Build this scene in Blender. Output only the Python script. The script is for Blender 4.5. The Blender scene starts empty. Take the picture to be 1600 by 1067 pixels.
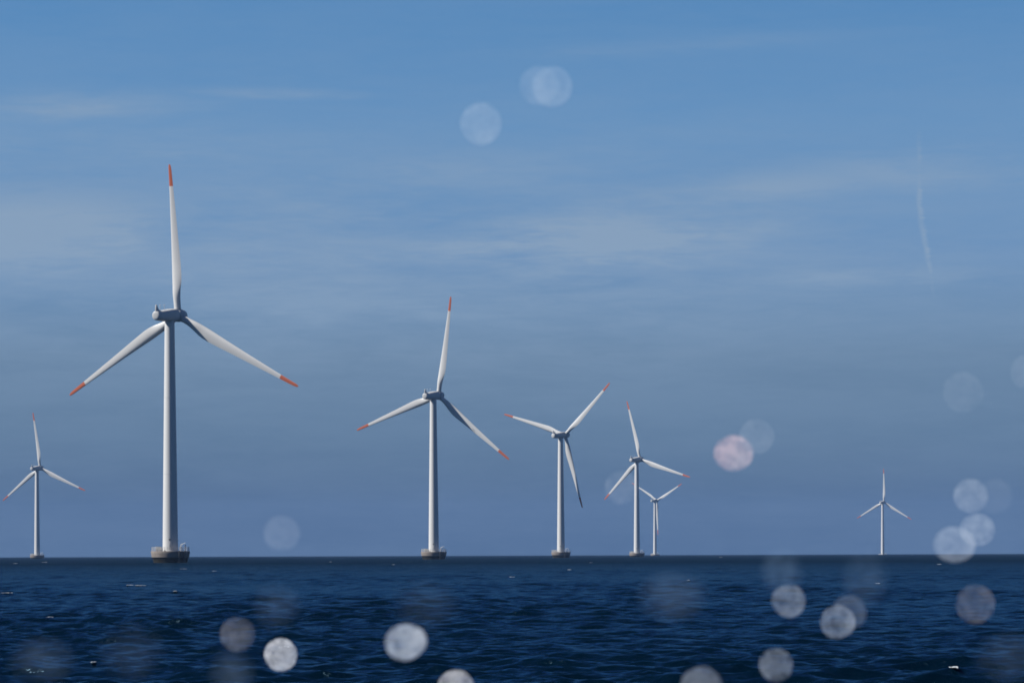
import bpy, bmesh, math, random
import numpy as np
from mathutils import Vector, Matrix

random.seed(7)
rng = np.random.default_rng(11)
R = math.radians
sc = bpy.context.scene
COL = sc.collection

# ------------------------------------------------------------------ camera
F_PX, W_PX, H_PX = 5600.0, 1600.0, 1067.0        # focal length and frame, in photograph pixels
CAM_Z = 2.0                                      # eye height of someone sitting in a small boat
HORIZON = 865.9
cam_d = bpy.data.cameras.new('camera')
cam_d.sensor_width = 36.0
cam_d.lens = 36.0 * F_PX / W_PX
cam_d.shift_y = (HORIZON - H_PX / 2) / W_PX
cam_d.clip_start, cam_d.clip_end = 0.2, 60000
cam_d.dof.use_dof = True
cam_d.dof.focus_distance = 1500
cam_d.dof.aperture_fstop = 30
cam = bpy.data.objects.new('camera', cam_d)
COL.objects.link(cam)
cam.location = (0, 0, CAM_Z)
cam.rotation_euler = (R(90), R(0.20), 0)
sc.camera = cam

# ------------------------------------------------------------------ light
SUN_EL, SUN_AZ = R(43), R(263)                    # azimuth clockwise from +Y: sun far left, a touch behind the camera
sun_dir = Vector((math.sin(SUN_AZ) * math.cos(SUN_EL), math.cos(SUN_AZ) * math.cos(SUN_EL), math.sin(SUN_EL)))
sd = bpy.data.lights.new('sun', 'SUN')
sd.energy, sd.angle, sd.color = 5.0, R(0.53), (1.0, 0.96, 0.90)
sun = bpy.data.objects.new('sun', sd)
COL.objects.link(sun)
sun.rotation_euler = (-sun_dir).to_track_quat('-Z', 'Y').to_euler()
sun.location = sun_dir * 300

sc.view_settings.view_transform = 'Standard'
sc.view_settings.look = 'None'
sc.view_settings.exposure = 0.75
sc.view_settings.gamma = 1.0
sc.cycles.filter_width = 1.75
sc.cycles.max_bounces = 8
sc.cycles.transparent_max_bounces = 24
sc.cycles.volume_bounces = 1


class NT:
    """short-hand for building node trees"""
    def __init__(self, tree):
        self.t = tree
        self.t.nodes.clear()

    def n(self, kind, **kw):
        nd = self.t.nodes.new(kind)
        for k, v in kw.items():
            if hasattr(nd, k):
                setattr(nd, k, v)
            else:
                raise AttributeError(k)
        return nd

    def l(self, a, b):
        self.t.links.new(a, b)

    def put(self, sock, v):
        if isinstance(v, bpy.types.NodeSocket):
            self.l(v, sock)
        else:
            sock.default_value = v

    def m(self, op, a, b=None, c=None, clamp=False):
        nd = self.n('ShaderNodeMath', operation=op, use_clamp=clamp)
        for i, v in enumerate((a, b, c)):
            if v is not None:
                self.put(nd.inputs[i], v)
        return nd.outputs[0]

    def mix(self, f, a, b, blend='MIX'):
        nd = self.n('ShaderNodeMix', data_type='RGBA', blend_type=blend)
        self.put(nd.inputs[0], f)
        self.put(nd.inputs[6], a)
        self.put(nd.inputs[7], b)
        return nd.outputs[2]

    def noise(self, vec, scale, detail=4, rough=0.5, dist=0.0):
        nd = self.n('ShaderNodeTexNoise')
        self.l(vec, nd.inputs['Vector'])
        nd.inputs['Scale'].default_value = scale
        nd.inputs['Detail'].default_value = detail
        nd.inputs['Roughness'].default_value = rough
        nd.inputs['Distortion'].default_value = dist
        return nd.outputs[0]

    def ramp(self, fac, stops, interp='LINEAR'):
        nd = self.n('ShaderNodeValToRGB')
        nd.color_ramp.interpolation = interp
        el = nd.color_ramp.elements
        while len(el) < len(stops):
            el.new(0.5)
        for e, (p, c) in zip(el, stops):
            e.position = p
            e.color = (*c, 1) if len(c) == 3 else c
        self.l(fac, nd.inputs[0])
        return nd.outputs[0]


# sky: Nishita daylight, toned along the elevation, with thin streaks of cirrus
world = bpy.data.worlds.new('World')
sc.world = world
world.use_nodes = True
w = NT(world.node_tree)
tc = w.n('ShaderNodeTexCoord')
sep = w.n('ShaderNodeSeparateXYZ')
w.l(tc.outputs['Generated'], sep.inputs[0])
dx, dy, dz = sep.outputs
dzc = w.m('MAXIMUM', dz, 0.002)
comb = w.n('ShaderNodeCombineXYZ')
w.l(dx, comb.inputs[0]); w.l(dy, comb.inputs[1]); w.l(dzc, comb.inputs[2])
sky = w.n('ShaderNodeTexSky', sky_type='NISHITA', sun_disc=False)
sky.sun_elevation = SUN_EL
sky.sun_rotation = SUN_AZ
sky.altitude = 0
sky.air_density, sky.dust_density, sky.ozone_density = 1.0, 0.15, 2.0
w.l(comb.outputs[0], sky.inputs[0])
SKY_GAIN = [  # sine of the elevation -> tone of the clear, cool sea air
    (0.0000, (0.067, 0.163, 0.480)),
    (0.0152, (0.089, 0.181, 0.461)),
    (0.0332, (0.169, 0.276, 0.548)),
    (0.0558, (0.261, 0.365, 0.607)),
    (0.0819, (0.330, 0.486, 0.793)),
    (0.1184, (0.388, 0.588, 0.856)),
    (0.1530, (0.314, 0.581, 0.861)),
    (0.2079, (0.240, 0.450, 0.720)),
    (0.2924, (0.130, 0.290, 0.600)),
    (0.4226, (0.080, 0.210, 0.500)),
    (0.6428, (0.060, 0.160, 0.420)),
]
gain = w.ramp(w.m('DIVIDE', dzc, 0.65), [(p / 0.65, c) for p, c in SKY_GAIN])
toned = w.mix(1.0, sky.outputs[0], gain, 'MULTIPLY')
# direction angles
az = w.m('ARCTAN2', dx, dy)
azd = w.m('MULTIPLY', az, 180 / math.pi)
eld = w.m('MULTIPLY', w.m('ARCSINE', dzc), 180 / math.pi)
# cirrus: noise on a far, strongly foreshortened layer
ang = w.n('ShaderNodeCombineXYZ')
w.l(azd, ang.inputs[0]); w.l(w.m('MULTIPLY', eld, 6.5), ang.inputs[1])
rot = w.n('ShaderNodeVectorRotate', rotation_type='Z_AXIS')
w.l(ang.outputs[0], rot.inputs['Vector'])
rot.inputs['Angle'].default_value = R(-14)
n_big = w.noise(rot.outputs[0], 0.22, 5, 0.55, 0.6)
n_fine = w.noise(rot.outputs[0], 1.3, 7, 0.66, 0.7)


def streak(azc, elc, saz, sel, tilt=0.0):
    """soft patch of cirrus centred on a compass direction"""
    a = w.m('SUBTRACT', azd, azc)
    e = w.m('SUBTRACT', w.m('SUBTRACT', eld, elc), w.m('MULTIPLY', a, tilt))
    q = w.m('ADD', w.m('POWER', w.m('ABSOLUTE', w.m('DIVIDE', a, saz)), 2), w.m('POWER', w.m('ABSOLUTE', w.m('DIVIDE', e, sel)), 2))
    return w.m('POWER', 2.718, w.m('MULTIPLY', q, -1))


def px(x, y):
    return math.degrees(math.atan((x - 800) / F_PX)), math.degrees(math.atan((HORIZON - y) / F_PX))


def deg(d):
    return math.degrees(d / F_PX)


patches = None
for (x, y, sx, sy, tl, g) in [(900, 385, 330, 62, .05, 1.0), (60, 375, 280, 75, .02, .85), (1150, 305, 300, 30, .10, .55),
                              (110, 172, 180, 22, .03, .55), (430, 147, 130, 8, -.02, .5), (650, 280, 420, 40, .06, .35),
                              (520, 335, 160, 26, -.03, .6), (1450, 275, 260, 34, .03, .45), (1330, 440, 300, 22, .0, .5), (500, 480, 600, 60, 0, .45), (1050, 75, 250, 12, .05, .15), (560, 410, 900, 150, 0, .48), (150, 250, 420, 60, .02, .3)]:
    a0, e0 = px(x, y)
    s = w.m('MULTIPLY', streak(a0, e0, deg(sx), deg(sy), tl), g)
    patches = s if patches is None else w.m('MAXIMUM', patches, s)
tex = w.m('ADD', w.m('MULTIPLY', n_big, 0.74), w.m('MULTIPLY', n_fine, 0.40))
texc = w.m('MULTIPLY', w.m('SUBTRACT', tex, 0.31), 2.8, clamp=True)
cover = w.m('MULTIPLY', w.m('MULTIPLY', w.m('ADD', patches, 0.10), texc), 1.35, clamp=True)
# old contrail, standing almost upright and blown crooked
wob = w.m('MULTIPLY', w.m('SUBTRACT', n_fine, 0.5), 0.16)
a_top, e_top = px(1437, 250)
a_mid, e_mid = px(1438, 325)
a_bot, e_bot = px(1456, 440)
lo = w.m('MULTIPLY', w.m('SUBTRACT', e_mid, eld), (a_bot - a_mid) / (e_mid - e_bot))
line = w.m('ADD', w.m('MAXIMUM', lo, 0.0), w.m('ADD', a_mid, wob))
acr = w.m('DIVIDE', w.m('ABSOLUTE', w.m('SUBTRACT', azd, line)), 0.065)
lon = w.m('POWER', w.m('ABSOLUTE', w.m('DIVIDE', w.m('SUBTRACT', eld, (e_mid + e_bot) / 2 + .35), 1.25)), 4)
trail = w.m('MULTIPLY', w.m('MULTIPLY', w.m('POWER', 2.718, w.m('MULTIPLY', w.m('ADD', w.m('POWER', acr, 2), lon), -1)), 1.9), w.m('SUBTRACT', n_fine, 0.12), clamp=True)
cover = w.m('MAXIMUM', cover, trail)
SKY_STR = 0.0594
cloud_col = (0.146 / SKY_STR, 0.212 / SKY_STR, 0.300 / SKY_STR, 1)
final = w.mix(cover, toned, cloud_col)
bg = w.n('ShaderNodeBackground')
bg.inputs['Strength'].default_value = SKY_STR
w.l(final, bg.inputs['Color'])
wo = w.n('ShaderNodeOutputWorld')
w.l(bg.outputs[0], wo.inputs['Surface'])


# ------------------------------------------------------------------ materials
def material(name):
    m = bpy.data.materials.new(name)
    m.use_nodes = True
    return m, NT(m.node_tree)


def painted(name, col, dirt, rough=0.45, spec=0.25, scale=0.35, amount=0.5, stretch=(1, 1, 0.15)):
    m, t = material(name)
    out = t.n('ShaderNodeOutputMaterial')
    p = t.n('ShaderNodeBsdfPrincipled')
    tc = t.n('ShaderNodeTexCoord')
    mp = t.n('ShaderNodeMapping')
    mp.inputs['Scale'].default_value = stretch
    t.l(tc.outputs['Object'], mp.inputs[0])
    a = t.noise(mp.outputs[0], scale, 6, 0.65)
    b = t.noise(mp.outputs[0], scale * 7, 4, 0.6)
    f = t.m('MULTIPLY', t.m('SUBTRACT', t.m('ADD', t.m('MULTIPLY', a, 0.7), t.m('MULTIPLY', b, 0.3)), 0.38), 2.2 * amount, clamp=True)
    t.l(t.mix(f, (*col, 1), (*dirt, 1)), p.inputs['Base Color'])
    t.l(t.m('ADD', t.m('MULTIPLY', b, 0.2), rough - 0.1), p.inputs['Roughness'])
    p.inputs['Specular IOR Level'].default_value = spec
    t.l(p.outputs[0], out.inputs['Surface'])
    return m


M_TOWER = painted('tower_paint', (0.49, 0.49, 0.48), (0.42, 0.42, 0.41))
M_BLADE = painted('blade_gelcoat', (0.49, 0.49, 0.48), (0.44, 0.44, 0.43), rough=0.35)
M_NACELLE = painted('nacelle_paint', (0.43, 0.43, 0.42), (0.37, 0.37, 0.36), scale=0.6, stretch=(1, 1, 1))
M_RED = painted('red_tip_paint', (0.39, 0.10, 0.048), (0.32, 0.085, 0.048), scale=0.8)
M_CONC = painted('concrete', (0.20, 0.175, 0.155), (0.12, 0.105, 0.09), rough=0.85, spec=0.2, scale=0.9, amount=0.9, stretch=(1, 1, 0.5))
M_WET = painted('wet_concrete_with_weed', (0.025, 0.022, 0.016), (0.012, 0.016, 0.010), rough=0.35, spec=0.4, scale=1.2, amount=0.9, stretch=(1, 1, 1))
M_STEEL = painted('galvanised_steel', (0.46, 0.46, 0.45), (0.34, 0.33, 0.31), rough=0.5, spec=0.5, scale=2)
M_DARK = painted('dark_metal', (0.045, 0.047, 0.05), (0.03, 0.03, 0.03), rough=0.5, scale=2)
M_CAB = painted('cabinet_paint', (0.58, 0.56, 0.51), (0.38, 0.35, 0.30), scale=1.5)


# ------------------------------------------------------------------ mesh helpers
def obj(name, bm, mat, parent=None, smooth=True, sharp=40):
    me = bpy.data.meshes.new(name)
    bmesh.ops.recalc_face_normals(bm, faces=bm.faces)
    bm.to_mesh(me)
    bm.free()
    if mat:
        me.materials.append(mat)
    if smooth:
        me.polygons.foreach_set('use_smooth', [True] * len(me.polygons))
        me.set_sharp_from_angle(angle=R(sharp))
    o = bpy.data.objects.new(name, me)
    COL.objects.link(o)
    if parent:
        o.parent = parent
    return o


def loft(bm, rings, cap=True):
    """rings: lists of Vectors, equal counts, joined in order"""
    vs = [[bm.verts.new(p) for p in r] for r in rings]
    n = len(vs[0])
    for a, b in zip(vs, vs[1:]):
        for i in range(n):
            j = (i + 1) % n
            bm.faces.new((a[i], a[j], b[j], b[i]))
    if cap:
        bm.faces.new(vs[0][::-1])
        bm.faces.new(vs[-1])
    return vs


def lathe(bm, prof, n=64, cap=True):
    rings = [[Vector((r * math.cos(2 * math.pi * i / n), r * math.sin(2 * math.pi * i / n), z)) for i in range(n)] for r, z in prof]
    return loft(bm, rings, cap)


def tube(bm, p, q, r, n=8):
    p, q = Vector(p), Vector(q)
    d = (q - p).normalized()
    u = d.orthogonal().normalized()
    v = d.cross(u)
    loft(bm, [[c + (u * math.cos(2 * math.pi * i / n) + v * math.sin(2 * math.pi * i / n)) * r for i in range(n)] for c in (p, q)])


def box(bm, c, s, rz=0.0, bevel=0.0):
    r = bmesh.ops.create_cube(bm, size=1.0, matrix=Matrix.Translation(c) @ Matrix.Rotation(rz, 4, 'Z') @ Matrix.Diagonal((*s, 1)))
    if bevel:
        es = list({e for v in r['verts'] for e in v.link_edges})
        bmesh.ops.bevel(bm, geom=es, offset=bevel, segments=2, affect='EDGES', profile=0.6)


def thing(name, label, cat, loc=(0, 0, 0), rz=0.0, group=None):
    o = bpy.data.objects.new(name, None)
    o.empty_display_size = 2
    COL.objects.link(o)
    o.location = loc
    o.rotation_euler = (0, 0, rz)
    o['label'], o['category'] = label, cat
    if group:
        o['group'] = group
    return o


# ------------------------------------------------------------------ wind turbine
DECK = 3.25
HUB_Z, OVER, TILT, ROTOR = 69.25, 4.8, R(5), 42.2
YAW_REF = R(30)


def side(wx, wy):
    """a direction in the picture (right, away) as one on the turbine"""
    v = Matrix.Rotation(YAW_REF, 3, 'Z') @ Vector((wx, wy, 0))
    return v


def airfoil(n=40):
    """closed outline, chord 1, x from leading edge 0 to trailing edge 1, (x, y)"""
    pts = []
    for i in range(n):
        t = 2 * math.pi * i / n
        x = 0.5 * (1 + math.cos(t))
        yt = 5 * (0.2969 * math.sqrt(x) - 0.1260 * x - 0.3516 * x * x + 0.2843 * x ** 3 - 0.1036 * x ** 4)
        camber = 0.16 * x * (1 - x)
        pts.append((x, yt * (1 if t <= math.pi else -0.75) + camber))
    return pts


AF = airfoil()


def blade_ring(r):
    """section of the blade at radius r; leading edge to -X, upwind (+Y) pressure side, span +Z"""
    s = r / ROTOR
    K = [0.03, 0.055, 0.10, 0.16, 0.22, 0.27, 0.35, 0.5, 0.65, 0.8, 0.9, 0.96, 0.985, 1.0]
    chord = np.interp(s, K, [1.90, 1.90, 2.00, 2.65, 3.20, 3.25, 2.95, 2.35, 1.85, 1.35, 1.08, .92, .78, .40])
    thick = np.interp(s, K, [1.0, 1.0, .86, .58, .40, .33, .27, .22, .19, .17, .16, .15, .15, .15])
    blend = np.interp(s, [.055, .21], [1, 0])             # 1 = round root, 0 = airfoil
    blend = blend * blend * (3 - 2 * blend)
    twist = R(np.interp(s, K, [20, 20, 19, 16, 13, 11, 8, 4.5, 2.5, 1, 0.3, 0, 0, 0])) + R(1.5)
    axis = np.interp(s, K, [.5, .5, .48, .42, .37, .35, .34, .33, .33, .34, .36, .40, .45, .5])
    bend = 0.0
    out = []
    for i, (ax, ay) in enumerate(AF):
        t = 2 * math.pi * i / len(AF)
        cx, cy = 0.5 * math.cos(t), 0.5 * math.sin(t)
        fx, fy = ax - axis, ay * thick / 1.0
        x = (cx * blend + fx * (1 - blend)) * chord
        y = (cy * blend + fy * (1 - blend)) * chord
        # airfoil +y = suction side, which looks downwind (-Y)
        X = x * math.cos(twist) + -y * math.sin(twist) * 0 - 0
        X = x * math.cos(twist) - y * math.sin(twist)
        Y = -(x * math.sin(twist) + y * math.cos(twist))
        out.append(Vector((X, Y + bend, r)))
    return out


def blade_meshes():
    a = bmesh.new()
    rs = [1.5, 2.0] + list(np.linspace(2.6, ROTOR * .856, 34))
    loft(a, [blade_ring(r) for r in rs])
    b = bmesh.new()
    rs = list(np.linspace(ROTOR * .856 + .003, ROTOR * .96, 6)) + [ROTOR * q for q in (.97, .98, .988, .994, .998, 1.0)]
    loft(b, [blade_ring(r) for r in rs])
    return a, b


def superring(a, hw, top, bot, n=40, e=3.2):
    out = []
    for i in range(n):
        t = 2 * math.pi * i / n
        c, s = math.cos(t), math.sin(t)
        x = math.copysign(abs(c) ** (2 / e), c) * hw
        z = math.copysign(abs(s) ** (2 / e), s)
        out.append(Vector((x, a, (top if z > 0 else bot) * abs(z) * (1 if z > 0 else -1))))
    return out


def place_blade(o, phase):
    o.matrix_local = (Matrix.Translation((0, OVER, HUB_Z)) @ Matrix.Rotation(TILT, 4, 'X') @ Matrix.Rotation(phase, 4, 'Y'))


def make_turbine(name, label, cat, group):
    t = thing(name, label, cat, group=group)
    # foundation ------------------------------------------------------
    bm = bmesh.new()
    lathe(bm, [(5.10, 1.45), (5.22, 1.55), (5.38, 2.55), (5.46, DECK - .12), (5.42, DECK - .03), (5.30, DECK), (2.35, DECK)], 72)
    fo = obj('concrete_base', bm, M_CONC, t)
    bm = bmesh.new()
    lathe(bm, [(4.40, -3.0), (4.65, 0.0), (4.85, .7), (5.04, 1.40), (5.10, 1.448)], 72)
    obj('wet_band', bm, M_WET, fo)
    # railing: posts, three rails, gap at the ladder
    bm = bmesh.new()
    rr, nseg = 5.2, 36
    for i in range(nseg):
        a0, a1 = 2 * math.pi * i / nseg, 2 * math.pi * (i + 1) / nseg
        p = Vector((rr * math.cos(a0), rr * math.sin(a0), DECK - .02))
        q = Vector((rr * math.cos(a1), rr * math.sin(a1), DECK - .02))
        tube(bm, p, p + Vector((0, 0, 1.17)), .045, 6)
        if i == 22:
            continue
        for h in (.40, .78, 1.15):
            tube(bm, p + Vector((0, 0, h)), q + Vector((0, 0, h)), .035, 6)
    obj('railing', bm, M_STEEL, fo)
    # boat landing: two fender tubes with a ladder, facing right of the picture
    bm = bmesh.new()
    d = side(.55, -.83)
    s_ = Vector((-d.y, d.x, 0))
    for k in (-.9, .9):
        b0 = d * 5.72 + s_ * k
        tube(bm, b0 + Vector((0, 0, -2)), b0 + Vector((0, 0, DECK + .1)), .17, 10)
        tube(bm, b0 + Vector((0, 0, DECK - .3)), d * 5.2 + s_ * k + Vector((0, 0, DECK - .3)), .1, 8)
        tube(bm, b0 + Vector((0, 0, 1.2)), d * 4.9 + s_ * k + Vector((0, 0, 1.2)), .1, 8)
    for k in (-.28, .28):
        tube(bm, d * 5.6 + s_ * k + Vector((0, 0, -1)), d * 5.6 + s_ * k + Vector((0, 0, DECK + 1.1)), .04, 6)
    for i in range(18):
        z = -.9 + i * .3
        tube(bm, d * 5.6 - s_ * .28 + Vector((0, 0, z)), d * 5.6 + s_ * .28 + Vector((0, 0, z)), .025, 6)
    obj('boat_landing', bm, M_DARK, fo)
    # equipment on the deck
    bm = bmesh.new()
    c = side(-.86, -.50) * 3.95
    box(bm, c + Vector((0, 0, DECK + .62)), (1.5, 1.1, 1.2), YAW_REF, .06)
    box(bm, c + Vector((0, 0, DECK + 1.25)), (1.62, 1.22, .06), YAW_REF, .02)
    obj('equipment_cabinet', bm, M_CAB, fo)
    bm = bmesh.new()
    c = side(-.62, -.78) * 4.1
    box(bm, c + Vector((0, 0, DECK + .45)), (.8, .7, .9), YAW_REF, .05)
    obj('equipment_cabinet', bm, M_CAB, fo)
    bm = bmesh.new()
    c = side(.62, -.78) * 4.5
    tube(bm, c + Vector((0, 0, DECK)), c + Vector((0, 0, DECK + 1.9)), .09, 10)
    e = c + side(.9, -.4) * 1.5 + Vector((0, 0, DECK + 2.3))
    tube(bm, c + Vector((0, 0, DECK + 1.8)), e, .07, 8)
    tube(bm, c + Vector((0, 0, DECK + 1.0)), c + (e - c - Vector((0, 0, DECK + 1.8))) * .5 + Vector((0, 0, DECK + 1.8)), .05, 6)
    obj('davit', bm, M_CAB, fo)
    bm = bmesh.new()
    c2 = side(.9, -.3) * 4.6
    tube(bm, c2 + Vector((0, 0, DECK)), c2 + Vector((0, 0, DECK + 1.5)), .08, 8)
    box(bm, c2 + Vector((0, 0, DECK + 1.6)), (.35, .35, .4), YAW_REF, .04)
    obj('marker_light', bm, M_CAB, fo)
    # tower -----------------------------------------------------------
    bm = bmesh.new()
    TOP = HUB_Z - 1.95
    prof = [(2.32, DECK - .05), (2.32, DECK + .22), (2.15, DECK + .26)]
    for i in range(1, 31):
        z = DECK + .26 + (TOP - DECK - .26) * i / 30
        prof.append((2.15 - (2.15 - 1.36) * (i / 30) ** 1.05, z))
        if i in (10, 20):                                # bolted section flanges
            rz_ = prof[-1][0]
            prof += [(rz_ + .03, z + .01), (rz_ + .03, z + .11), (rz_ - .002, z + .12)]
    prof += [(1.50, TOP + .02), (1.50, TOP + .30), (1.2, TOP + .31)]
    lathe(bm, prof, 72)
    to = obj('tower', bm, M_TOWER, t, sharp=50)
    bm = bmesh.new()
    dd = side(.05, -1)
    ra = math.atan2(dd.y, dd.x)
    box(bm, dd * 2.13 + Vector((0, 0, DECK + 1.55)), (.14, .95, 2.1), ra, .05)
    obj('door', bm, M_NACELLE, to)
    bm = bmesh.new()
    lp = side(-.10, -.99) * 2.22 + Vector((0, 0, DECK + 3.25))
    box(bm, lp, (.30, .5, .34), ra, .05)
    obj('lamp', bm, M_DARK, to)
    # nacelle ---------------------------------------------------------
    bm = bmesh.new()
    S = [(-8.02, .55, .60, .60), (-7.98, .88, .95, .98), (-7.85, 1.12, 1.18, 1.22), (-7.6, 1.24, 1.28, 1.32), (-7.0, 1.32, 1.28, 1.36), (-5.4, 1.50, 1.34, 1.48),
         (-3.2, 1.66, 1.56, 1.62), (-1.0, 1.76, 1.78, 1.74), (1.0, 1.78, 1.88, 1.78), (2.3, 1.72, 1.88, 1.74), (3.0, 1.60, 1.76, 1.64), (3.3, 1.46, 1.62, 1.52), (3.38, 1.2, 1.3, 1.25)]
    rings = []
    for (a, hw, tp, bt) in S:
        e = 2.1 if a < -7 else (2.5 if a < -6 else 3.0)
        rings.append(superring(a, hw, tp, bt, e=e))
    loft(bm, rings)
    bmesh.ops.transform(bm, matrix=Matrix.Translation((0, 0, HUB_Z - .25)) @ Matrix.Rotation(TILT * .7, 4, 'X'), verts=bm.verts)
    na = obj('nacelle', bm, M_NACELLE, t, sharp=35)
    # tail fin with curved front edge
    bm = bmesh.new()
    outl = [(-7.7, -.1), (-7.9, 1.2), (-7.85, 2.1), (-7.62, 3.1), (-7.2, 3.2), (-6.75, 2.5), (-6.2, 1.9), (-5.4, 1.62), (-4.2, 1.5), (-3.6, .9), (-4.6, 0.2)]
    loft(bm, [[Vector((x, a, z)) for a, z in outl] for x in (-.13, .13)])
    bmesh.ops.transform(bm, matrix=Matrix.Translation((0, 0, HUB_Z - .45)) @ Matrix.Rotation(TILT * .7, 4, 'X'), verts=bm.verts)
    obj('cooling_fin', bm, M_NACELLE, na)
    for x in (-.7, .7):
        bm = bmesh.new()
        tube(bm, (x, -4.2, HUB_Z + .8), (x, -4.2, HUB_Z + 2.35), .05, 6)
        tube(bm, (x - .25, -4.2, HUB_Z + 2.35), (x + .25, -4.2, HUB_Z + 2.35), .05, 6)
        tube(bm, (x, -4.2, HUB_Z + 2.35), (x, -4.2, HUB_Z + 2.55), .09, 6)
        obj('wind_sensor', bm, M_STEEL, na)
    # hub -------------------------------------------------------------
    bm = bmesh.new()
    n = 48
    prof = [(1.15, -1.36), (1.48, -1.30), (1.66, -1.0), (1.78, -.2), (1.80, .7), (1.72, 1.6), (1.55, 2.5), (1.28, 3.2), (.92, 3.7), (.5, 4.0), (.05, 4.1)]
    loft(bm, [[Vector((r * math.cos(2 * math.pi * i / n), a, r * math.sin(2 * math.pi * i / n))) for i in range(n)] for r, a in prof])
    for k in range(3):
        m = Matrix.Rotation(2 * math.pi * k / 3, 4, 'Y')
        rg = [[m @ Vector((r * math.cos(2 * math.pi * i / 32), r * math.sin(2 * math.pi * i / 32), z)) for i in range(32)] for r, z in ((1.0, .8), (1.0, 1.9), (1.06, 1.91), (1.06, 2.05), (.97, 2.06))]
        loft(bm, rg)
    hub = obj('hub', bm, M_NACELLE, t, sharp=35)
    # blades ----------------------------------------------------------
    a, b = blade_meshes()
    first = obj('blade', a, M_BLADE, t, sharp=60)
    tip = obj('red_tip', b, M_RED, first, sharp=60)
    blades = [first]
    for k in range(2):
        c = first.copy(); COL.objects.link(c)
        d_ = tip.copy(); COL.objects.link(d_)
        d_.parent = c
        blades.append(c)
    return t


def set_phase(t, phase):
    k = 0
    for ch in t.children:
        nm = ch.name.split('.')[0]
        if nm == 'blade':
            place_blade(ch, phase + k * 2 * math.pi / 3)
            k += 1
        elif nm == 'hub':
            place_blade(ch, phase)


def copy_tree(o, parent=None):
    c = o.copy()
    COL.objects.link(c)
    if parent:
        c.parent = parent
    for ch in list(o.children):
        copy_tree(ch, c)
    return c


GROUP = 'white wind turbines standing in the sea'
SPOTS = [  # x, y, z of the waterline, yaw, rotor phase
    (-95.4, 1001, 0, 23.8, -0.7, 'largest, nearest white wind turbine, on a broad railed concrete base clear of the horizon'),
    (-359.3, 2712, -0.6, 23.6, -5.5, 'small white wind turbine at the far left, left of the nearest, largest turbine'),
    (-33.0, 1512, 0, 25.9, 10.7, 'second largest white wind turbine, next to the right of the largest one'),
    (27.6, 2020, 0, 33.0, 47.5, 'white wind turbine with one dark blade hanging down beside its tower, near the middle'),
    (88.0, 2524, -0.6, 33.5, -11.9, 'mid-sized white wind turbine standing just left of and overlapping a smaller one'),
    (175.2, 4390, -1.8, 36.0, 61.7, 'small white wind turbine half hidden behind its larger neighbour, blades spread in a Y'),
    (482.0, 4660, -3.4, 27.0, 1.4, 'tiniest lone white wind turbine on the horizon at the right'),
]
proto = make_turbine('wind_turbine', SPOTS[0][5], 'wind turbine', GROUP)
for i, (x, y, z, yaw, ph, lab) in enumerate(SPOTS):
    t = proto if i == 0 else copy_tree(proto)
    t.location = (x, y, z)
    t.rotation_euler = (0, 0, -R(yaw))
    t['label'] = lab
    if i == 6:
        t.scale = (1.035,) * 3
    set_phase(t, R(ph))


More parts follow.
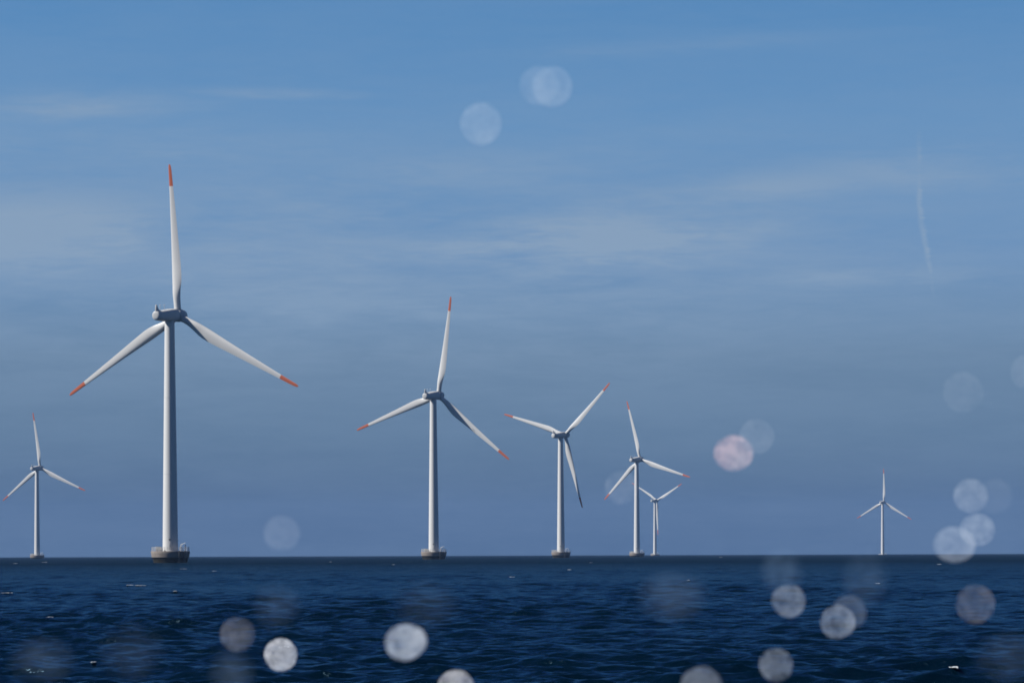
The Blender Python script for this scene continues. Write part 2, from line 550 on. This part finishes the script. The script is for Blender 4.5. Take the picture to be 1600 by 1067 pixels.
# ------------------------------------------------------------------ sea
def sea():
    col = np.concatenate([-np.geomspace(60, 11.5, 40), np.linspace(-11.3, 11.3, 1150), np.geomspace(11.5, 60, 40)])
    th = np.radians(col)
    r = [9.0]
    while r[-1] < 6500:
        q = r[-1]
        f = 0.02 if q < 28 else (0.0014 if q < 120 else (0.0017 if q < 500 else (0.0017 if q < 1100 else 0.008)))
        r.append(q * (1 + f))
    r = np.array(r)
    nr, nc = len(r), len(th)
    RR, TT = np.meshgrid(r, th, indexing='ij')
    X, Y = (RR * np.sin(TT)), (RR * np.cos(TT))
    dr = np.gradient(r)[:, None]
    Z = np.zeros_like(X)
    DX = np.zeros_like(X)
    DY = np.zeros_like(X)
    base = math.radians(255)                               # travelling towards the boat, a little to the left
    nw = 110
    lam = np.geomspace(0.20, 5, nw)
    for i in range(nw):
        l = lam[i] * rng.uniform(.93, 1.07)
        a = base + rng.normal(0, 0.55 if l < 2 else 0.40)
        k = 2 * math.pi / l
        # steepness spectrum: most slope in the short wind chop
        st = 0.0425 * (1.0 if l < 1.0 else (1.0 / l) ** 0.7)
        amp = st / k * rng.uniform(.6, 1.4)
        fade = np.clip((l / dr - 2.2) / 2.0, 0, 1)
        n_ok = int((fade[:, 0] > 0).sum())
        if n_ok == 0:
            continue
        s = slice(0, n_ok)
        ph = k * (X[s] * math.cos(a) + Y[s] * math.sin(a)) + rng.uniform(0, 6.28)
        af = amp * fade[s]
        Z[s] += af * np.sin(ph)
        c_ = 0.8 * af * np.cos(ph)
        DX[s] += c_ * math.cos(a)
        DY[s] += c_ * math.sin(a)
    gust = 1 + .40 * np.sin(X / 7 + 1.3 * np.sin(Y / 31)) * np.sin(Y / 29 + .7)
    Z *= gust
    X = X + DX * gust
    Y = Y + DY * gust
    co = np.empty((nr * nc, 3), np.float32)
    co[:, 0], co[:, 1], co[:, 2] = X.ravel(), Y.ravel(), Z.ravel()
    i0 = (np.arange(nr - 1)[:, None] * nc + np.arange(nc - 1)[None, :]).ravel()
    quads = np.stack([i0, i0 + nc, i0 + nc + 1, i0 + 1], 1)[:, ::-1].astype(np.int32)
    me = bpy.data.meshes.new('sea')
    me.vertices.add(len(co)); me.vertices.foreach_set('co', co.ravel())
    me.loops.add(quads.size); me.loops.foreach_set('vertex_index', quads.ravel())
    me.polygons.add(len(quads))
    me.polygons.foreach_set('loop_start', np.arange(0, quads.size, 4, dtype=np.int32))
    me.polygons.foreach_set('use_smooth', np.ones(len(quads), bool))
    me.update(calc_edges=True)
    o = bpy.data.objects.new('sea', me)
    COL.objects.link(o)
    o['kind'] = 'structure'
    m, t = material('sea_water')
    out = t.n('ShaderNodeOutputMaterial')
    tc = t.n('ShaderNodeTexCoord')
    sp = t.n('ShaderNodeSeparateXYZ')
    t.l(tc.outputs['Object'], sp.inputs[0])
    far = t.m('DIVIDE', t.m('SUBTRACT', sp.outputs[1], 130), 700, clamp=True)
    a = t.noise(tc.outputs['Object'], 5.0, 5, .6, .3)
    b = t.noise(tc.outputs['Object'], 0.9, 4, .55, .3)
    c = t.noise(tc.outputs['Object'], 0.16, 4, .6, .3)
    h = t.m('ADD', t.m('ADD', t.m('MULTIPLY', a, .045), t.m('MULTIPLY', b, .26)), t.m('MULTIPLY', c, t.m('MULTIPLY', far, 2.0)))
    bp = t.n('ShaderNodeBump')
    bp.inputs['Strength'].default_value = .9
    bp.inputs['Distance'].default_value = 1.0
    t.l(h, bp.inputs['Height'])
    deep = t.n('ShaderNodeBsdfDiffuse')                     # light coming back out of the deep water
    deep.inputs['Color'].default_value = (0.0002, 0.0038, 0.0092, 1)
    gl = t.n('ShaderNodeBsdfGlossy')
    gl.inputs['Color'].default_value = (.26, .48, .66, 1)
    t.l(t.m('ADD', t.m('MULTIPLY', far, .04), .16), gl.inputs['Roughness'])
    t.l(bp.outputs[0], gl.inputs['Normal'])
    fr = t.n('ShaderNodeFresnel')
    fr.inputs['IOR'].default_value = 1.33
    t.l(bp.outputs[0], fr.inputs['Normal'])
    mx = t.n('ShaderNodeMixShader')
    t.l(t.m('MULTIPLY', fr.outputs[0], t.m('SUBTRACT', 0.85, t.m('MULTIPLY', far, .62))), mx.inputs[0])
    t.l(deep.outputs[0], mx.inputs[1]); t.l(gl.outputs[0], mx.inputs[2])
    t.l(mx.outputs[0], out.inputs['Surface'])
    me.materials.append(m)
    if me.polygons[0].normal.z < 0:                        # faces must look up
        me.flip_normals()
    return o, co


sea_obj, SEA_CO = sea()


# flecks of foam on breaking crests
def foam():
    m, t = material('foam')
    out = t.n('ShaderNodeOutputMaterial')
    p = t.n('ShaderNodeBsdfPrincipled')
    tc = t.n('ShaderNodeTexCoord')
    n = t.noise(tc.outputs['Object'], 6, 5, .7)
    t.l(t.ramp(n, [(.35, (.20, .22, .24)), (.65, (.42, .44, .46))]), p.inputs['Base Color'])
    p.inputs['Roughness'].default_value = .8
    t.l(p.outputs[0], out.inputs['Surface'])
    bm = bmesh.new()
    marks = [(209, 911, 20, 1.0), (245, 909.5, 22, 1.0), (247, 923, 8, .8), (879, 889, 9, 1), (797, 899, 7, 1), (1492, 1045, 5, .3), (1504, 1048, 14, .3), (464, 1003, 16, .8),
             (5, 923, 16, .9), (100, 874, 8, .8), (2, 876, 8, .8), (1356, 911, 8, .9), (1455, 882, 9, .8), (880, 869.5, 9, .9), (345, 888, 6, .7), (289, 885, 8, .7),
             (520, 875, 5, .7), (620, 880, 5, .6), (1087, 907, 5, .6), (142, 1026, 6, .6), (66, 961, 7, .6), (1130, 870, 6, .6), (935, 878, 6, .6)]
    for (x, y, wd, hh) in marks:
        D = (CAM_Z - .12) * F_PX / (y - HORIZON + .8)
        xw = (x - 800) / F_PX * D
        near = np.nonzero((np.abs(SEA_CO[:, 0] - xw) < .0022 * D) & (np.abs(SEA_CO[:, 1] - D) < .03 * D))[0]
        if not len(near):
            continue
        q = SEA_CO[near[np.argmax(SEA_CO[near, 2])]]
        L = wd / F_PX * D
        H = max(.018, .5 * hh / F_PX * D)
        nb = max(5, int(wd * .9))
        for j in range(nb):
            f = max(-.6, min(.6, random.gauss(0, .24)))
            rr = H * random.uniform(.35, 1.0) * (1 - 1.6 * f * f)
            r_ = bmesh.ops.create_icosphere(bm, subdivisions=2, radius=1.0, matrix=Matrix.Translation((q[0] + f * L, q[1] + random.gauss(0, .12) + .3 * f * L, q[2] + random.uniform(-.3, .25) * rr)) @ Matrix.Diagonal((L / nb * random.uniform(.5, 1.6), .12 + .5 * rr, rr, 1)))
            for v in r_['verts']:
                v.co += Vector((random.gauss(0, .1), random.gauss(0, .1), random.gauss(0, .12))) * rr
    o = obj('sea_foam', bm, m)
    o['kind'] = 'stuff'
    o['label'] = 'small white flecks of foam breaking on the dark blue sea'
    o['category'] = 'foam'


foam()


# ------------------------------------------------------------------ spray flying off the bow, close to the boat
def spray_material(name, radius, alpha, tint, mottled, soft, seed=0):
    """a ball of fine droplets: denser towards its skin, mottled inside; soft = thin even mist"""
    m, t = material(name)
    out = t.n('ShaderNodeOutputMaterial')
    vs = t.n('ShaderNodeVolumeScatter')
    vs.inputs['Color'].default_value = (*[min(1, c) for c in tint], 1)
    base = -math.log(1 - min(.985, alpha)) / (2 * radius)
    vs.inputs['Anisotropy'].default_value = 0.0
    t.l(vs.outputs[0], out.inputs['Volume'])
    tc = t.n('ShaderNodeTexCoord')
    of = t.n('ShaderNodeVectorMath', operation='ADD')              # every ball its own pattern
    t.l(tc.outputs['Object'], of.inputs[0])
    of.inputs[1].default_value = (seed * 3.7, seed * 1.9, seed * 5.3)
    ln = t.n('ShaderNodeVectorMath', operation='LENGTH')
    t.l(tc.outputs['Object'], ln.inputs[0])
    if soft:
        prof = t.m('MULTIPLY', t.m('SUBTRACT', 1.0, t.m('POWER', ln.outputs['Value'], 2), clamp=True), 1.5)
        n = t.noise(of.outputs[0], 1.4, 3, .55, .5)
        var = t.m('MAXIMUM', t.m('ADD', t.m('MULTIPLY', t.m('SUBTRACT', n, .5), 4.0), 1.0), 0.1)
    else:
        prof = t.m('ADD', t.m('MULTIPLY', t.m('POWER', ln.outputs['Value'], 5), 1.9), .55)
        n = t.noise(of.outputs[0], 3.2, 5, .7, 1.0)
        big = t.noise(of.outputs[0], .9, 2, .5, .4)
        vo = t.n('ShaderNodeTexVoronoi')
        t.l(of.outputs[0], vo.inputs['Vector'])
        vo.inputs['Scale'].default_value = 1.9
        hole = t.m('MULTIPLY', t.m('SUBTRACT', 0.34, vo.outputs['Distance']), 6.0, clamp=True)
        var = t.m('ADD', t.m('MULTIPLY', t.m('SUBTRACT', n, .5), 9.5 * mottled), t.m('SUBTRACT', 1.0, t.m('MULTIPLY', hole, 1.3 * mottled)))
        var = t.m('ADD', var, t.m('MULTIPLY', t.m('SUBTRACT', big, .5), 6.5 * mottled))
        var = t.m('MAXIMUM', var, .06)
    t.l(t.m('MULTIPLY', t.m('MULTIPLY', prof, var), base), vs.inputs['Density'])
    return m


def blob_mesh(seed, rough):
    bm = bmesh.new()
    bmesh.ops.create_icosphere(bm, subdivisions=5, radius=1.0)
    r_ = random.Random(seed)
    dirs = [(Vector((r_.gauss(0, 1), r_.gauss(0, 1), r_.gauss(0, 1))).normalized() * r_.uniform(2, 5), r_.uniform(0, 6.28)) for _ in range(7)]
    for v in bm.verts:
        v.co *= 1 + rough * sum(math.sin(v.co.dot(d) + p) for d, p in dirs) / 3
    return bm


def at(x, y, D):
    return Vector(((x - 800) / F_PX * D, D, CAM_Z + (HORIZON - y) / F_PX * D))


W_ = (.80, .89, 1.0)
DROPS = [  # x, y, half width, half height, distance, density, tint, mottling, roughness of outline, label
    (754, 194, 33, 33, 3.1, 0.16, W_, .5, .012, 'pale round spray droplet in the upper sky, lower left of the overlapping topmost pair'),
    (846, 134, 32, 31, 2.5, 0.09, W_, .4, .02, 'fainter, left half of the overlapping pair of droplets highest in the sky'),
    (865, 136, 32, 32, 2.9, 0.13, W_, .4, .02, 'brighter, right half of the overlapping pair of droplets highest in the sky'),
    (1147, 709, 31, 28, 3.0, 0.500, (1.0, .58, .52), .7, .012, 'bright pinkish spray droplet in the sky left of the tiny lone turbine'),
    (1183, 683, 28, 28, 3.6, 0.09, W_, .5, .012, 'faint spray droplet overlapping the upper right of the pinkish one'),
    (1517, 777, 27, 27, 3.4, 0.170, W_, .6, .012, 'topmost of three spray droplets clustered above the horizon at the right edge'),
    (1527, 830, 29, 27, 3.9, 0.190, W_, .6, .03, 'middle of three spray droplets clustered above the horizon at the right edge'),
    (1490, 853, 32, 28, 2.8, 0.200, W_, .5, .07, 'ragged lowest of three spray droplets, touching the horizon at the right'),
    (1555, 778, 27, 27, 2.4, 0.04, W_, .3, .02, 'very faint spray droplet at the right edge beside the three-droplet cluster'),
    (440, 831, 29, 28, 2.6, 0.09, W_, .4, .02, 'faint spray droplet just above the horizon right of the largest turbine'),
    (971, 762, 26, 27, 3.5, 0.08, W_, .5, .012, 'faint spray droplet behind a red blade tip left of the mid-sized turbine'),
    (1506, 615, 32, 32, 3.2, 0.05, W_, .8, .012, 'very faint large spray droplet in the sky well above the cluster at the right'),
    (1600, 584, 20, 26, 3.3, 0.06, W_, .5, .012, 'faint spray droplet cut by the right edge of the sky'),
    (438, 1021, 26, 26, 4.2, 0.500, (1.0, 1.0, 1.0), .9, .012, 'bright grey mottled spray droplet over the sea, lower left of the brightest one'),
    (633, 1002, 33, 29, 2.2, 0.480, W_, .65, .03, 'brightest white spray droplet, over the sea left of the middle'),
    (1232, 940, 27, 26, 3.2, 0.200, W_, .6, .02, 'bright bluish spray droplet over the sea below the pinkish droplet in the sky'),
    (1309, 973, 28, 27, 3.5, 0.200, W_, .6, .02, 'bright spray droplet over the sea, overlapped at upper right by a dimmer one'),
    (1326, 958, 28, 27, 2.6, 0.080, W_, .4, .02, 'dim spray droplet overlapping the right side of a bright one over the sea'),
    (1524, 946, 31, 31, 3.1, 0.085, (1.0, .95, .97), .6, .012, 'dull greyish spray droplet over the sea below the cluster at the right'),
    (371, 989, 28, 28, 3.3, 0.085, (1.0, .97, .95), .6, .012, 'dull grey spray droplet over the sea, upper left of the mottled one'),
    (1212, 1040, 27, 27, 2.8, 0.200, W_, .6, .02, 'pale spray droplet over the sea near the bottom edge, right of centre'),
    (712, 1074, 30, 29, 3.4, 0.420, (1.0, .98, .96), .6, .015, 'bright spray droplet cut by the bottom edge near the middle'),
    (1095, 1072, 33, 30, 2.3, 0.170, W_, .4, .03, 'soft spray droplet cut by the bottom edge right of centre'),
]
for i, (x, y, hw, hh, D, al, tint, mot, rough, lab) in enumerate(DROPS):
    rx, rz_ = hw / F_PX * D, hh / F_PX * D
    o = obj('spray_droplet', blob_mesh(i, rough), spray_material('spray_water', min(rx, rz_), al, tint, mot, False, i + 1), None, sharp=180)
    o.scale = (rx, (rx + rz_) / 2, rz_)
    o.location = at(x, y, D)
    o['label'], o['category'], o['group'] = lab, 'water droplet', 'drops of sea spray in the air'
MIST = [
    (1050, 932, 62, 48, 2.3, 0.060, 'pale patch of mist over the sea below the mid-sized turbine'),
    (432, 945, 44, 42, 2.0, 0.047, 'faint patch of mist over the sea right of the largest turbine'),
    (1222, 893, 38, 42, 2.2, 0.081, 'patch of mist below the horizon, directly above a bright bluish droplet'),
    (1352, 905, 42, 52, 2.1, 0.051, 'tall patch of mist over the sea below the tiny lone turbine'),
    (65, 1030, 60, 45, 1.9, 0.043, 'patch of mist in the lower left corner over the sea'),
    (362, 1052, 42, 48, 2.0, 0.060, 'patch of mist at the bottom edge below the dull grey droplet'),
    (205, 1015, 60, 55, 2.0, 0.030, 'very thin mist over the sea below the largest turbine'),
    (1575, 1030, 60, 50, 2.0, 0.038, 'patch of mist in the lower right corner over the sea'),
    (665, 945, 60, 50, 2.0, 0.025, 'very thin mist above the brightest spray droplet over the sea'),
]
for i, (x, y, hw, hh, D, al, lab) in enumerate(MIST):
    rx, rz_ = hw / F_PX * D, hh / F_PX * D
    o = obj('spray_mist', blob_mesh(100 + i, .06), spray_material('spray_mist', min(rx, rz_), al, (.52, .74, 1.0), 0, True, i + 40), None, sharp=180)
    o.scale = (rx, (rx + rz_) / 2, rz_)
    o.location = at(x, y, D)
    o['label'], o['category'], o['group'] = lab, 'mist', 'puffs of fine spray'


# ------------------------------------------------------------------ thin sea haze
def haze():
    m, t = material('haze')
    out = t.n('ShaderNodeOutputMaterial')
    pv = t.n('ShaderNodeVolumePrincipled')
    pv.inputs['Color'].default_value = (.26, .42, .74, 1)
    pv.inputs['Density'].default_value = 4e-5
    t.l(pv.outputs[0], out.inputs['Volume'])
    bm = bmesh.new()
    box(bm, (0, 2500, 59), (16000, 12000, 124))
    o = obj('haze', bm, m, None, smooth=False)
    o['kind'] = 'stuff'


haze()
